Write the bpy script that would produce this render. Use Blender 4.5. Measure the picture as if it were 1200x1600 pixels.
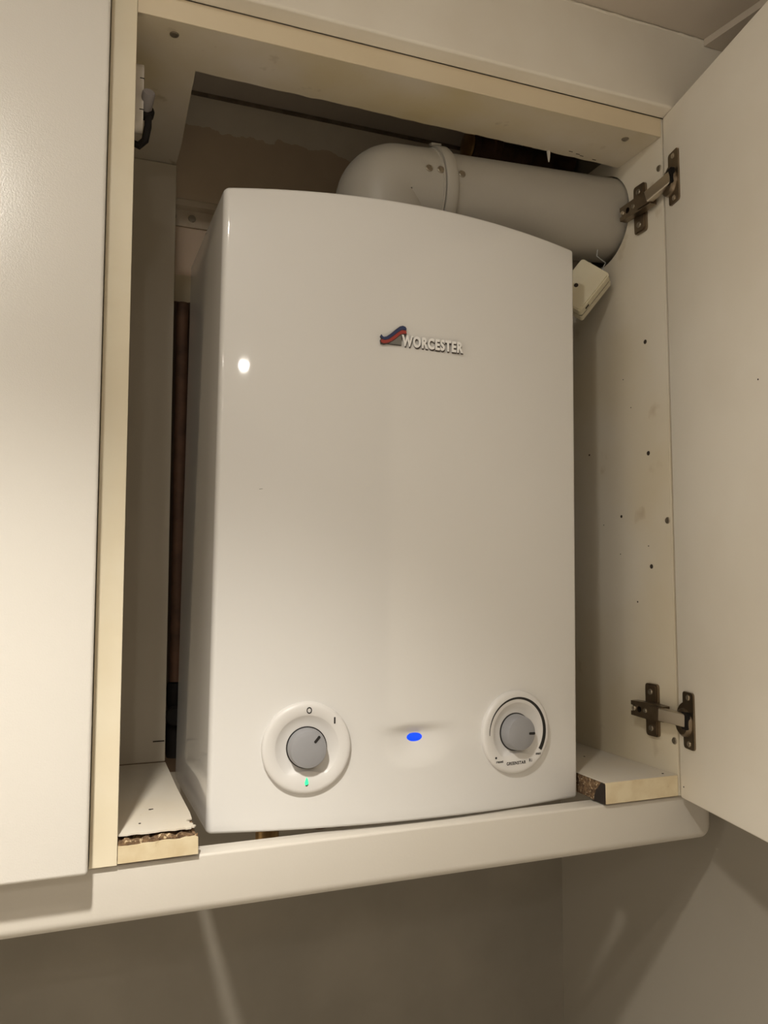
import bpy, bmesh, math, random
from mathutils import Vector, Matrix
from mathutils.geometry import tessellate_polygon

for o in list(bpy.data.objects):
    bpy.data.objects.remove(o, do_unlink=True)
scene = bpy.context.scene
COL = scene.collection
R = random.Random(7)
PI = math.pi

# ------------------------------------------------------------------ camera
CAM = Vector((-.1261, -.7536, .2298))
YAW, PITCH, F_PX = .3734, .0762, 1284.13
fw = Vector((math.sin(YAW) * math.cos(PITCH), math.cos(YAW) * math.cos(PITCH), math.sin(PITCH)))
cd = bpy.data.cameras.new('camera')
cam = bpy.data.objects.new('camera', cd)
COL.objects.link(cam)
cam.location = CAM
cam.rotation_euler = fw.to_track_quat('-Z', 'Y').to_euler()
cd.sensor_fit = 'VERTICAL'
cd.sensor_height = 32.0
cd.lens = F_PX * 32.0 / 1600.0
cd.clip_start = .01
scene.camera = cam

# ------------------------------------------------------------------ world, view
w = bpy.data.worlds.new('world')
scene.world = w
w.use_nodes = True
w.node_tree.nodes['Background'].inputs[0].default_value = (.9, .8, .65, 1)
w.node_tree.nodes['Background'].inputs[1].default_value = .02
vs = scene.view_settings
vs.view_transform = 'Standard'
vs.look = 'None'
vs.gamma = 1.0
vs.use_curve_mapping = False
vs.exposure = 0.06

# lamps: positions of the recessed ceiling spots (built further down; middle and left rows added as fill), watts
LAMPS = [((-.220, -.575), 76.0), ((-.27, -1.52), 92.0), ((-1.25, -.75), 92.0), ((-1.25, -1.70), 92.0), ((-2.2, -.75), 92.0), ((-2.2, -1.70), 92.0)]
LAMP_CONE = 107.0
LAMP_COLOUR = (1.0, .95, .855)

# main dimensions (metres)
YC = -.0413            # carcass front plane
YD = -.0620            # front plane of doors and cornice
XL, XR = -.0778, .4869  # inner faces of the carcass
T = .0213              # board thickness
ZT = .7192             # underside of top board
ZB = .0187             # top of bottom board
YW = .25               # back wall
ZC = .832              # ceiling
TH = .0123             # lean of the boiler


# ------------------------------------------------------------------ materials
def mat(name, base, rough=.5, metal=0.0, var=None, var_scale=6.0, var_amt=.35, bump=0.0, bump_scale=200.0,
        coat=0.0, spots=None, spot_scale=30.0, spot_lo=.62, spot_hi=.70, emit=None, emit_s=0.0, spec=.5, detail=4):
    m = bpy.data.materials.new(name)
    m.use_nodes = True
    nt = m.node_tree
    b = nt.nodes['Principled BSDF']
    b.inputs['Base Color'].default_value = (*base, 1)
    b.inputs['Roughness'].default_value = rough
    b.inputs['Metallic'].default_value = metal
    b.inputs['Coat Weight'].default_value = coat
    b.inputs['Coat Roughness'].default_value = .04
    b.inputs['Specular IOR Level'].default_value = spec
    tc = nt.nodes.new('ShaderNodeTexCoord')
    col = None
    if var:
        n = nt.nodes.new('ShaderNodeTexNoise')
        n.inputs['Scale'].default_value = var_scale
        n.inputs['Detail'].default_value = detail
        nt.links.new(tc.outputs['Object'], n.inputs['Vector'])
        rp = nt.nodes.new('ShaderNodeMapRange')
        rp.inputs['From Min'].default_value = .38
        rp.inputs['From Max'].default_value = .68
        rp.inputs['To Max'].default_value = var_amt
        nt.links.new(n.outputs['Fac'], rp.inputs['Value'])
        mx = nt.nodes.new('ShaderNodeMix')
        mx.data_type = 'RGBA'
        mx.inputs['A'].default_value = (*base, 1)
        mx.inputs['B'].default_value = (*var, 1)
        nt.links.new(rp.outputs['Result'], mx.inputs['Factor'])
        col = mx.outputs['Result']
    if spots:
        n = nt.nodes.new('ShaderNodeTexNoise')
        n.inputs['Scale'].default_value = spot_scale
        n.inputs['Detail'].default_value = 3
        nt.links.new(tc.outputs['Object'], n.inputs['Vector'])
        rp = nt.nodes.new('ShaderNodeMapRange')
        rp.inputs['From Min'].default_value = spot_lo
        rp.inputs['From Max'].default_value = spot_hi
        nt.links.new(n.outputs['Fac'], rp.inputs['Value'])
        mx = nt.nodes.new('ShaderNodeMix')
        mx.data_type = 'RGBA'
        if col:
            nt.links.new(col, mx.inputs['A'])
        else:
            mx.inputs['A'].default_value = (*base, 1)
        mx.inputs['B'].default_value = (*spots, 1)
        nt.links.new(rp.outputs['Result'], mx.inputs['Factor'])
        col = mx.outputs['Result']
    if col:
        nt.links.new(col, b.inputs['Base Color'])
    if bump:
        n = nt.nodes.new('ShaderNodeTexNoise')
        n.inputs['Scale'].default_value = bump_scale
        n.inputs['Detail'].default_value = 3
        nt.links.new(tc.outputs['Object'], n.inputs['Vector'])
        bp = nt.nodes.new('ShaderNodeBump')
        bp.inputs['Strength'].default_value = bump
        bp.inputs['Distance'].default_value = .001
        nt.links.new(n.outputs['Fac'], bp.inputs['Height'])
        nt.links.new(bp.outputs['Normal'], b.inputs['Normal'])
    if emit:
        b.inputs['Emission Color'].default_value = (*emit, 1)
        b.inputs['Emission Strength'].default_value = emit_s
    return m


M = {}
M['door'] = mat('white_satin_foil', (.78, .75, .70), .26, spec=.9, bump=.17, bump_scale=900, var=(.75, .71, .65), var_scale=3, var_amt=.4)
M['door_in'] = mat('white_melamine', (.86, .815, .735), .55, bump=.08, bump_scale=600, var=(.70, .63, .52), var_scale=4, var_amt=.5)
M['carcass'] = mat('aged_white_melamine', (.72, .67, .58), .55, var=(.66, .57, .40), var_scale=5.5, var_amt=.75, spots=(.52, .43, .31),
                   spot_scale=22, spot_lo=.66, spot_hi=.8, bump=.05, bump_scale=500)
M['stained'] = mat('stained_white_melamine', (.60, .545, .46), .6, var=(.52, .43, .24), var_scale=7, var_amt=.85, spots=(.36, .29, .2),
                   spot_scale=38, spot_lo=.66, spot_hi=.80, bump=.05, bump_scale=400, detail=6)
M['edge'] = mat('yellowed_cream_edging', (.77, .695, .54), .45, var=(.69, .59, .41), var_scale=14, var_amt=.5, bump=.04, bump_scale=300)
M['edge_stub'] = mat('stained_ochre_edging', (.72, .62, .43), .5, var=(.55, .42, .24), var_scale=45, var_amt=.7, spots=(.34, .23, .12), spot_scale=90, spot_lo=.66, spot_hi=.8)
M['edge_top'] = mat('cream_edging', (.70, .60, .44), .45, var=(.64, .53, .36), var_scale=9, var_amt=.5)
M['cornice'] = mat('painted_cornice', (.82, .775, .695), .45, var=(.66, .59, .48), var_scale=5, var_amt=.6, spots=(.5, .44, .36),
                   spot_scale=26, spot_lo=.70, spot_hi=.85, bump=.06, bump_scale=220)
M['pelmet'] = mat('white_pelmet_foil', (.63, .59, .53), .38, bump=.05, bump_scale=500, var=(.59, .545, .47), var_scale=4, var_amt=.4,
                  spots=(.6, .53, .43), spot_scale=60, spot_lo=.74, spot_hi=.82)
M['boiler'] = mat('white_gloss_enamel', (.77, .755, .735), .38, bump=.03, bump_scale=260, coat=1.0, spec=.25)
M['boiler_back'] = mat('grey_steel_plate', (.30, .29, .27), .5, metal=.3)
M['dial'] = mat('white_dial_plastic', (.74, .72, .70), .34)
M['knob'] = mat('grey_knob_plastic', (.31, .31, .325), .42)
M['black'] = mat('black_print', (.012, .011, .011), .5)
M['dark'] = mat('black_rubber', (.012, .010, .009), .75, spec=.15)
M['hole'] = mat('dark_drilled_hole', (.035, .025, .018), .9)
M['blue'] = mat('blue_indicator', (.0, .02, .35), .3, emit=(.002, .075, 1.0), emit_s=.95)
M['green'] = mat('green_indicator', (.02, .6, .2), .3, emit=(.05, .85, .32), emit_s=1.1)
M['badge_blue'] = mat('navy_enamel', (.03, .045, .13), .3)
M['badge_red'] = mat('red_enamel', (.36, .05, .04), .3)
M['badge_grey'] = mat('grey_metal_badge', (.23, .225, .21), .35, metal=.4)
M['badge_back_shadow'] = mat('badge_backing_and_shadow', (.07, .055, .05), .5)
M['letter'] = mat('silver_letters', (.93, .92, .91), .3, coat=.4)
M['flue'] = mat('white_flue_coating', (.40, .375, .33), .38, var=(.35, .32, .275), var_scale=10, var_amt=.5, bump=.03, bump_scale=300)
M['screw'] = mat('zinc_screw', (.36, .32, .26), .35, metal=.9)
M['hinge'] = mat('bronze_nickel_hinge', (.27, .215, .155), .32, metal=.95, var=(.19, .145, .10), var_scale=60, var_amt=.6)
M['hinge_l'] = mat('bright_nickel_link', (.55, .49, .40), .28, metal=.9)
M['chip'] = mat('raw_chipboard', (.22, .135, .07), .95, var=(.07, .038, .02), var_scale=260, var_amt=1.0, spots=(.62, .48, .30),
                spot_scale=330, spot_lo=.57, spot_hi=.66, bump=.9, bump_scale=420)
M['char'] = mat('blackened_chipboard', (.022, .014, .010), .85, bump=.6, bump_scale=300)
M['lam'] = mat('scuffed_laminate', (.66, .61, .53), .55, var=(.66, .58, .46), var_scale=18, var_amt=.6, spots=(.40, .30, .2),
               spot_scale=55, spot_lo=.74, spot_hi=.84)
M['boxing'] = mat('grey_painted_boxing', (.56, .50, .41), .6, var=(.48, .43, .34), var_scale=6, var_amt=.5, bump=.05, bump_scale=200,
                  spots=(.18, .14, .09), spot_scale=90, spot_lo=.76, spot_hi=.8)
M['copper'] = mat('tarnished_copper', (.14, .07, .04), .7, metal=.25, var=(.06, .032, .02), var_scale=40, var_amt=.8)
M['brass'] = mat('brass_fitting', (.50, .33, .15), .35, metal=.9, var=(.28, .16, .07), var_scale=60, var_amt=.7)
M['jbox'] = mat('ivory_box_plastic', (.72, .67, .52), .45, var=(.64, .57, .40), var_scale=25, var_amt=.6)
M['wire'] = mat('grey_wire', (.35, .36, .36), .5)
M['whiteplastic'] = mat('white_plastic', (.66, .62, .57), .45)
M['greyplastic'] = mat('grey_plastic', (.20, .18, .175), .45)
M['bracket'] = mat('painted_steel_bracket', (.50, .42, .32), .5, var=(.38, .29, .2), var_scale=40, var_amt=.6)
M['wall'] = mat('taupe_wall_paint', (.31, .28, .235), .7, bump=.10, bump_scale=120, var=(.29, .262, .215), var_scale=5, var_amt=.4)
M['ceil'] = mat('ceiling_paint', (.56, .50, .43), .8, bump=.1, bump_scale=90, var=(.50, .44, .37), var_scale=3, var_amt=.5)
M['floor'] = mat('pale_tile_floor', (.42, .38, .33), .5, var=(.36, .32, .27), var_scale=8, var_amt=.7)
M['wall_far'] = mat('pale_wall_paint', (.70, .67, .61), .7)
M['worktop'] = mat('stone_worktop', (.44, .40, .34), .35, var=(.36, .32, .27), var_scale=120, var_amt=.7)
M['joint'] = mat('joint_shadow_line', (.16, .12, .085), .9, var=(.28, .22, .16), var_scale=60, var_amt=.6)
M['lampring'] = mat('white_lamp_ring', (.8, .8, .78), .4)
M['lens'] = mat('lamp_lens', (.9, .88, .8), .3, emit=(1, .95, .855), emit_s=275.0)


def wall_material():
    """back wall: painted low down, bare brown masonry inside the cabinet, plaster above"""
    m = bpy.data.materials.new('patched_plaster_wall')
    m.use_nodes = True
    nt = m.node_tree
    b = nt.nodes['Principled BSDF']
    b.inputs['Roughness'].default_value = .85
    tc = nt.nodes.new('ShaderNodeTexCoord')
    sp = nt.nodes.new('ShaderNodeSeparateXYZ')
    nt.links.new(tc.outputs['Object'], sp.inputs[0])
    n = nt.nodes.new('ShaderNodeTexNoise')
    n.inputs['Scale'].default_value = 26
    n.inputs['Detail'].default_value = 6
    nt.links.new(tc.outputs['Object'], n.inputs['Vector'])
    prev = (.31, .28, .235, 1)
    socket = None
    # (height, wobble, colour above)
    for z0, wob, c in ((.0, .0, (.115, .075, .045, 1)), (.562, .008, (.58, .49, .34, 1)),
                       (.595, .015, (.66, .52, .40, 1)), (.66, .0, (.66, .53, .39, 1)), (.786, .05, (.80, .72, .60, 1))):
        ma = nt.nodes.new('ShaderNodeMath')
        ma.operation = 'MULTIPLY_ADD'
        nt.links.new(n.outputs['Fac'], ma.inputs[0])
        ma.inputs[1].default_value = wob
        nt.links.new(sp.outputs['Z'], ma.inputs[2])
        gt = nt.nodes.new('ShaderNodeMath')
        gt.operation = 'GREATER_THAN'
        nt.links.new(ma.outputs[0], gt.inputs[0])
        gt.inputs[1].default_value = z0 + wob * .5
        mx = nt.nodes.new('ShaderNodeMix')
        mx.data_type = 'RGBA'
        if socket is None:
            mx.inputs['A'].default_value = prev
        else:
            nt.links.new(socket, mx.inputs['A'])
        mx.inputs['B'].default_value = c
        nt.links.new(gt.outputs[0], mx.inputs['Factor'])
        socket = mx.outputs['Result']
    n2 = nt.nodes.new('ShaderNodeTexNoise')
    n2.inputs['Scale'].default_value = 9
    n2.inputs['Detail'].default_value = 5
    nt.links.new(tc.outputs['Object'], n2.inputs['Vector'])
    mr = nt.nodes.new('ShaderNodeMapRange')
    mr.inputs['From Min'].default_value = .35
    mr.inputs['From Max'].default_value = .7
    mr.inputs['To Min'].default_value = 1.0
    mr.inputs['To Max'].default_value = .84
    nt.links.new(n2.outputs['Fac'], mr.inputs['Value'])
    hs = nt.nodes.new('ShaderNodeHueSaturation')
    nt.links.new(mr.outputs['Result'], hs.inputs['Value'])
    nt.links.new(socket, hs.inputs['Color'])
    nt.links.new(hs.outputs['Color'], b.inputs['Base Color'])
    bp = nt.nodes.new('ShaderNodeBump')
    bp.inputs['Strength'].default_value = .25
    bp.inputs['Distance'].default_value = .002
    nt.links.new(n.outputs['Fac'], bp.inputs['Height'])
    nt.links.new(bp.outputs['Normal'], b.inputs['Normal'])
    return m


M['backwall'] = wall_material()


# ------------------------------------------------------------------ mesh helpers
class Mb:
    """collects verts and faces of one mesh"""

    def __init__(s):
        s.v, s.f, s.sm = [], [], []

    def add(s, v, f, smooth=False):
        k = len(s.v)
        s.v += [Vector(p) for p in v]
        s.f += [tuple(i + k for i in q) for q in f]
        s.sm += [smooth] * len(f)
        return s

    def box(s, x0, x1, y0, y1, z0, z1, bev=0.0, seg=2):
        bm = bmesh.new()
        bmesh.ops.create_cube(bm, size=1)
        for v in bm.verts:
            v.co = Vector(((x0 + x1) / 2 + v.co.x * (x1 - x0), (y0 + y1) / 2 + v.co.y * (y1 - y0), (z0 + z1) / 2 + v.co.z * (z1 - z0)))
        if bev:
            bmesh.ops.bevel(bm, geom=list(bm.edges), offset=bev, segments=seg, profile=.5, affect='EDGES')
        return s.bm(bm)

    def bm(s, bm, smooth=False, mtx=None):
        bm.verts.index_update()
        v = [(mtx @ q.co if mtx else q.co.copy()) for q in bm.verts]
        f = [[q.index for q in p.verts] for p in bm.faces]
        bm.free()
        return s.add(v, f, smooth)

    def prism(s, poly, axis, a0, a1, holes=(), mtx=None):
        """extrude a 2-D outline (with holes) along an axis; poly holds the two other coordinates in order"""
        loops = [list(poly)] + [list(h) for h in holes]

        def P(p, a):
            c = {'x': (a, p[0], p[1]), 'y': (p[0], a, p[1]), 'z': (p[0], p[1], a)}[axis]
            c = Vector(c)
            return mtx @ c if mtx else c
        flat = [p for l in loops for p in l]
        tris = tessellate_polygon([[Vector((p[0], p[1], 0)) for p in l] for l in loops])
        n = len(flat)
        v = [P(p, a0) for p in flat] + [P(p, a1) for p in flat]
        f = [tuple(t) for t in tris] + [tuple(i + n for i in reversed(t)) for t in tris]
        k = 0
        for l in loops:
            m = len(l)
            for i in range(m):
                j = (i + 1) % m
                f.append((k + i, k + j, k + j + n, k + i + n))
            k += m
        return s.add(v, f)

    def lathe(s, prof, mtx, n=40, smooth=True, cap=True):
        """profile of (radius, height) turned about local z"""
        v, f = [], []
        for r, h in prof:
            for i in range(n):
                a = 2 * PI * i / n
                v.append(mtx @ Vector((r * math.cos(a), r * math.sin(a), h)))
        for k in range(len(prof) - 1):
            for i in range(n):
                j = (i + 1) % n
                f.append((k * n + i, k * n + j, (k + 1) * n + j, (k + 1) * n + i))
        if cap:
            f.append(tuple(range(n))[::-1])
            f.append(tuple((len(prof) - 1) * n + i for i in range(n)))
        return s.add(v, f, smooth)

    def tube(s, pts, r, n=12, cap=True):
        pts = [Vector(p) for p in pts]
        rs = r if isinstance(r, (list, tuple)) else [r] * len(pts)
        v, f = [], []
        up = None
        for i, p in enumerate(pts):
            t = (pts[min(i + 1, len(pts) - 1)] - pts[max(i - 1, 0)]).normalized()
            if up is None:
                up = t.orthogonal().normalized()
            up = (up - t * up.dot(t)).normalized()
            sd = t.cross(up)
            for k in range(n):
                a = 2 * PI * k / n
                v.append(p + (up * math.cos(a) + sd * math.sin(a)) * rs[i])
        for i in range(len(pts) - 1):
            for k in range(n):
                j = (k + 1) % n
                f.append((i * n + k, i * n + j, (i + 1) * n + j, (i + 1) * n + k))
        if cap:
            f.append(tuple(range(n))[::-1])
            f.append(tuple((len(pts) - 1) * n + k for k in range(n)))
        return s.add(v, f, True)


def root_of(o):
    while o.parent:
        o = o.parent
    return o


def build(name, mb, material, parent=None, local=False, auto=35):
    """link one mesh object; vertices are world coordinates unless local (then in the thing's own frame)"""
    off = Vector((0, 0, 0))
    if parent is not None and not local:
        off = root_of(parent).location
    me = bpy.data.meshes.new(name)
    me.from_pydata([v - off for v in mb.v], [], mb.f)
    bm = bmesh.new()
    bm.from_mesh(me)
    bmesh.ops.remove_doubles(bm, verts=bm.verts, dist=1e-6)
    bmesh.ops.recalc_face_normals(bm, faces=bm.faces)
    lim = math.radians(auto)
    for e in bm.edges:
        e.smooth = len(e.link_faces) == 2 and e.calc_face_angle(0) < lim
    for q in bm.faces:
        q.smooth = True
    bm.to_mesh(me)
    bm.free()
    me.materials.append(M[material])
    o = bpy.data.objects.new(name, me)
    COL.objects.link(o)
    if parent is not None:
        o.parent = parent
    return o


def tag(o, label, cat, group=None):
    o['label'] = label
    o['category'] = cat
    if group:
        o['group'] = group
    return o


def thing(name, label, cat, loc, rot=(0, 0, 0), group=None):
    o = bpy.data.objects.new(name, None)
    COL.objects.link(o)
    o.location = loc
    o.rotation_euler = rot
    o.empty_display_size = .02
    return tag(o, label, cat, group)


def struct(name, mb, material, label=None):
    o = build(name, mb, material)
    o['kind'] = 'structure'
    if label:
        o['label'] = label
    return o


def frame(origin, zdir, xdir=None):
    """matrix whose local z points along zdir"""
    z = Vector(zdir).normalized()
    x = Vector(xdir) if xdir else z.orthogonal()
    x = (x - z * x.dot(z)).normalized()
    y = z.cross(x)
    m = Matrix((x, y, z)).transposed().to_4x4()
    m.translation = Vector(origin)
    return m


def rrect(x0, x1, y0, y1, r, n=5):
    out = []
    for cx, cy, a0 in ((x1 - r, y1 - r, 0), (x0 + r, y1 - r, 90), (x0 + r, y0 + r, 180), (x1 - r, y0 + r, 270)):
        for i in range(n + 1):
            a = math.radians(a0 + 90 * i / n)
            out.append((cx + r * math.cos(a), cy + r * math.sin(a)))
    return out


def circ(cx, cy, r, n=40):
    return [(cx + r * math.cos(2 * PI * i / n), cy + r * math.sin(2 * PI * i / n)) for i in range(n)]


def screw_mb(origin, zdir, r=.004, h=.0012):
    """countersunk screw head with a cross slot"""
    m = frame(origin, zdir)
    mb = Mb()
    k = r * .62
    t = r * .16
    cross = [(t, t), (k, t), (k, -t), (t, -t), (t, -k), (-t, -k), (-t, -t), (-k, -t), (-k, t), (-t, t), (-t, k), (t, k)]
    mb.prism(circ(0, 0, r * .86, 20), 'z', h * .35, h, holes=[cross], mtx=m)
    mb.lathe([(r, -.0005), (r, h * .4), (r * .86, h * .7)], m, 20)
    return mb


def text_mb(txt, size, mtx, depth=.0003, bold=0.0, sx=1.0, space=1.0):
    cu = bpy.data.curves.new('tmp', 'FONT')
    cu.body = txt
    cu.size = size
    cu.space_character = space
    cu.align_x = 'CENTER'
    cu.align_y = 'CENTER'
    cu.extrude = depth
    cu.offset = bold
    cu.resolution_u = 4
    o = bpy.data.objects.new('tmp', cu)
    COL.objects.link(o)
    dg = bpy.context.evaluated_depsgraph_get()
    me = bpy.data.meshes.new_from_object(o.evaluated_get(dg))
    mb = Mb()
    mb.add([mtx @ Vector((v.co.x * sx, v.co.y, v.co.z)) for v in me.vertices], [tuple(p.vertices) for p in me.polygons])
    bpy.data.objects.remove(o)
    bpy.data.meshes.remove(me)
    bpy.data.curves.remove(cu)
    return mb


# ------------------------------------------------------------------ the room
XWB, XWF = .5320, .562          # the right wall is out of square: X at the back corner, X at the cabinet front
SK = (XWF - XWB) / (YW - YD)


def xw(y):
    return XWB + (YW - y) * SK


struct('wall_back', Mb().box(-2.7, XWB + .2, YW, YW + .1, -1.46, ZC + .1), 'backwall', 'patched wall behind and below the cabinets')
struct('wall_right', Mb().prism([(XWB, YW), (xw(-3.1), -3.1), (xw(-3.1) + .1, -3.1), (XWB + .1, YW)], 'z', -1.46, ZC + .1), 'wall',
       'taupe painted side wall meeting the back wall')
struct('ceiling', Mb().box(-2.7, 1.1, -3.1, YW + .1, ZC, ZC + .1), 'ceil', 'flat painted ceiling above the cornice')
struct('floor', Mb().box(-2.7, 1.1, -3.1, YW + .1, -1.50, -1.45), 'floor')
struct('wall_left', Mb().box(-2.8, -2.7, -3.1, YW + .1, -1.46, ZC + .1), 'wall_far')
struct('wall_front', Mb().box(-2.8, 1.1, -3.2, -3.1, -1.46, ZC + .1), 'wall_far')

struct('trim_1', Mb().box(-.08, XWB - .001, YW - .0035, YW - .0003, ZC - .0046, ZC - .0004), 'joint', 'dark strip painting the shadow gap between ceiling and wall above the cabinet')  # solid dark strip stands in for the shadow line along the joint

struct('trim_2', Mb().prism([(.532, YD - .0006), (.532 + .13 * .55, YD - .55), (xw(YD - .55) - .0005, YD - .55), (xw(YD) - .0005, YD - .0006)], 'z', ZC - .0085, ZC - .0003), 'ceil',
       'flat ceiling trim strip along the side wall')

# worktop and base unit below the frame, added to block floor light and bounce lamp light up
wt = thing('added_base_unit', 'white kitchen base unit with a stone worktop below the wall cabinets', 'base unit', (-1.0, -.1, -1.45))
build('worktop', Mb().box(-2.69, .53, -.37, YW - .001, -.59, -.55, .004, 2), 'worktop', wt)
build('carcass', Mb().box(-2.69, .53, -.33, YW - .001, -1.449, -.5905), 'door', wt)

# recessed ceiling spots (middle and left rows are unseen additions for fill light)
for i, ((lx, ly), watt) in enumerate(LAMPS):
    nm = ('closest to the boiler cabinet', 'straight behind the one by the boiler cabinet', 'in the middle row, nearer the cabinets',
          'in the middle row, further from the cabinets', 'in the row by the left wall, nearer the cabinets', 'in the row by the left wall, further from the cabinets')[i]
    t = thing('recessed_downlight', 'round white recessed ceiling spot, ' + nm, 'ceiling light', (lx, ly, ZC), group='recessed ceiling spots')
    m = Matrix.Translation((lx, ly, ZC - .006))
    build('trim_ring', Mb().lathe([(.041, .006), (.041, .002), (.038, 0), (.030, 0), (.028, .003), (.028, .006)], m, 40), 'lampring', t)
    build('lens', Mb().lathe([(.0250, .0055), (.0250, -.001), (.0225, -.005), (.016, -.008), (.008, -.0095), (.001, -.010)], m, 32), 'lens', t)
    ld = bpy.data.lights.new('downlight_lamp', 'SPOT')
    ld.shadow_soft_size = .025
    ld.spot_size = math.radians(LAMP_CONE)
    ld.spot_blend = 1.0
    ld.energy = watt
    ld.color = LAMP_COLOUR
    lo = bpy.data.objects.new('downlight_lamp', ld)
    COL.objects.link(lo)
    lo.parent = t
    lo.location = (0, 0, -.044)

# ------------------------------------------------------------------ cornice and pelmet
def rounded_profile(y0, y1, z0, z1, rf_bot=.0, rf_top=.0, n=6):
    """board section in y,z with the front (y0) edges rounded"""
    out = [(y1, z0), (y1, z1)]
    if rf_top:
        out += [(y0 + rf_top - rf_top * math.sin(a), z1 - rf_top + rf_top * math.cos(a)) for a in [PI / 2 * i / n for i in range(n + 1)]]
    else:
        out.append((y0, z1))
    if rf_bot:
        out += [(y0 + rf_bot - rf_bot * math.cos(a), z0 + rf_bot - rf_bot * math.sin(a)) for a in [PI / 2 * i / n for i in range(n + 1)]]
    else:
        out.append((y0, z0))
    return out


cor = build('cornice', Mb().prism(rounded_profile(YD, YC - .0006, ZT + T + .0006, ZC - .0006, .003), 'x', -.701, .5585), 'cornice')
tag(cor, 'cream painted cornice board between the cabinet tops and the ceiling', 'cornice')
# bumpy filler bead along the ceiling joint
mb = Mb()
pts, rs = [], []
x = -.699
while x < .555:
    pts.append((x, YD + .0012, ZC - .0022 + R.uniform(-.0006, .0004)))
    rs.append(R.uniform(.0012, .0026))
    x += .011
mb.tube(pts, rs, 8)
build('filler_bead', mb, 'cornice', cor)

ZPT, ZPB = -.0040, -.0525
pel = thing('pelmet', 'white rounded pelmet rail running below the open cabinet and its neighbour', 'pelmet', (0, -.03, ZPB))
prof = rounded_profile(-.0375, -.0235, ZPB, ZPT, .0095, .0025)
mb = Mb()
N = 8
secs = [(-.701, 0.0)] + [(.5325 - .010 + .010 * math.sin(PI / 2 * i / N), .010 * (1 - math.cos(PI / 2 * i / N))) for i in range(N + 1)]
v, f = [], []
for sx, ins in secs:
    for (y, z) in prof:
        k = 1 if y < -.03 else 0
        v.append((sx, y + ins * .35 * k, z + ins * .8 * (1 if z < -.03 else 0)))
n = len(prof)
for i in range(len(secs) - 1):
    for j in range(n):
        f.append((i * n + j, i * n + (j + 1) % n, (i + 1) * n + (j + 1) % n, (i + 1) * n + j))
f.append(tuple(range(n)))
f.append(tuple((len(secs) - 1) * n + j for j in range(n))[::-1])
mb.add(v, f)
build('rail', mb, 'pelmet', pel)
build('backing_batten', Mb().box(-.701, .520, -.0228, -.0110, ZPB + .014, ZPT - .0014, .0006, 1), 'pelmet', pel)

# ------------------------------------------------------------------ the open cabinet
cab = thing('wall_cabinet', 'open white wall cabinet with swung back door, built around the boiler', 'cabinet', (.2, .1, ZB - T))
sp = build('side_panel', Mb().box(XL - T, XL, YC + .0012, YW - .001, ZB - T, ZT + T), 'carcass', cab)
build('edge_strip', Mb().box(XL - T, XL, YC, YC + .0011, ZB - T - .001, ZT + T, .0003, 1), 'edge', sp)

FA = Vector((.40, .070, .664))             # a point of the flue axis
FD = Vector((1, 0, .05)).normalized()
hz = FA.z + (XR - FA.x) * .05
outer = [(YC + .0012, ZB - T), (YW - .001, ZB - T), (YW - .001, ZT + T), (YC + .0012, ZT + T)]
hole = circ(.073, hz - .004, .0565, 48)
sr = build('side_panel', Mb().prism(outer, 'x', XR, XR + T, holes=[hole]), 'carcass', cab)
build('edge_strip', Mb().box(XR, XR + T, YC, YC + .0011, ZB - T, ZT + T, .0003, 1), 'carcass', sr)

# top board with the rough cut-out for the flue and pipes
jag = [(XR - .0003, .0345)]
x = XR - .012
while x > .0:
    jag.append((x, .0335 + R.uniform(-.0012, .0012) - .006 * (1 - x / XR)))
    x -= .013
jag += [(-.0178, .0265), (-.0150, .10), (-.0118, .17), (-.0112, YW - .001)]
poly = [(XL + .0003, YC + .0012), (XR - .0003, YC + .0012)] + jag + [(XL + .0003, YW - .001)]
tp = build('top_panel', Mb().prism(poly, 'z', ZT, ZT + T), 'stained', cab)
build('edge_strip', Mb().box(XL + .0003, XR - .0003, YC, YC + .0011, ZT, ZT + T, .0003, 1), 'edge_top', tp)
for (sx, sy) in ((-.0439, -.0339 + .016), (.4519, -.029 + .010)):
    build('screw', screw_mb((sx, sy - .004, ZT), (0, 0, -1), .0042), 'screw', tp)
# paint drip on the cut edge
dr = Mb().tube([(.386, .0318, ZT + .006), (.3863, .0316, ZT), (.3865, .0316, ZT - .007), (.3866, .0318, ZT - .0125)], [.0022, .0022, .0016, .0007], 8)
build('paint_drip', dr, 'whiteplastic', tp)
for k, (dx, dl) in enumerate(((.408, .003), (.419, .0035), (.4255, .0025), (.4445, .0035))):
    build('chip_mark', Mb().box(dx, dx + .005, .022 + .002 * k, .0227 + .002 * k, ZT - .0004, ZT + .0005), 'hole', tp)

# left remainder of the bottom board: torn chipboard with lifted laminate and edging
x1 = -.0140
core = Mb()
nx, ny = 16, 40
xs = [XL + .0006 + (x1 - XL - .0012) * i / nx for i in range(nx + 1)]
ys = [YC + .0014 + (.2195 - YC - .0014) * j / ny for j in range(ny + 1)]
v, f = [], []
for j, y in enumerate(ys):
    for i, xx in enumerate(xs):
        rough = .0016 if (j < 3 or i > nx - 2) else .0
        edge = (x1 + .0035 * (y - YC) / .26 - xx) if i == nx else 0
        v.append((xx + edge + R.uniform(-1, .3) * rough, y + (R.uniform(0, 1) * rough if j == 0 else 0),
                  ZB - .0016 - (R.uniform(0, .0035) if j < 3 else 0) + R.uniform(-1, 0) * rough))
k = len(v)
for j, y in enumerate(ys):
    for i, xx in enumerate(xs):
        edge = (x1 + .0035 * (y - YC) / .26 - xx) if i == nx else 0
        v.append((xx + edge + (R.uniform(-1, .5) * .0010 if i == nx else 0), y, ZB - T + .0004))
q = lambda i, j: j * (nx + 1) + i
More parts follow.
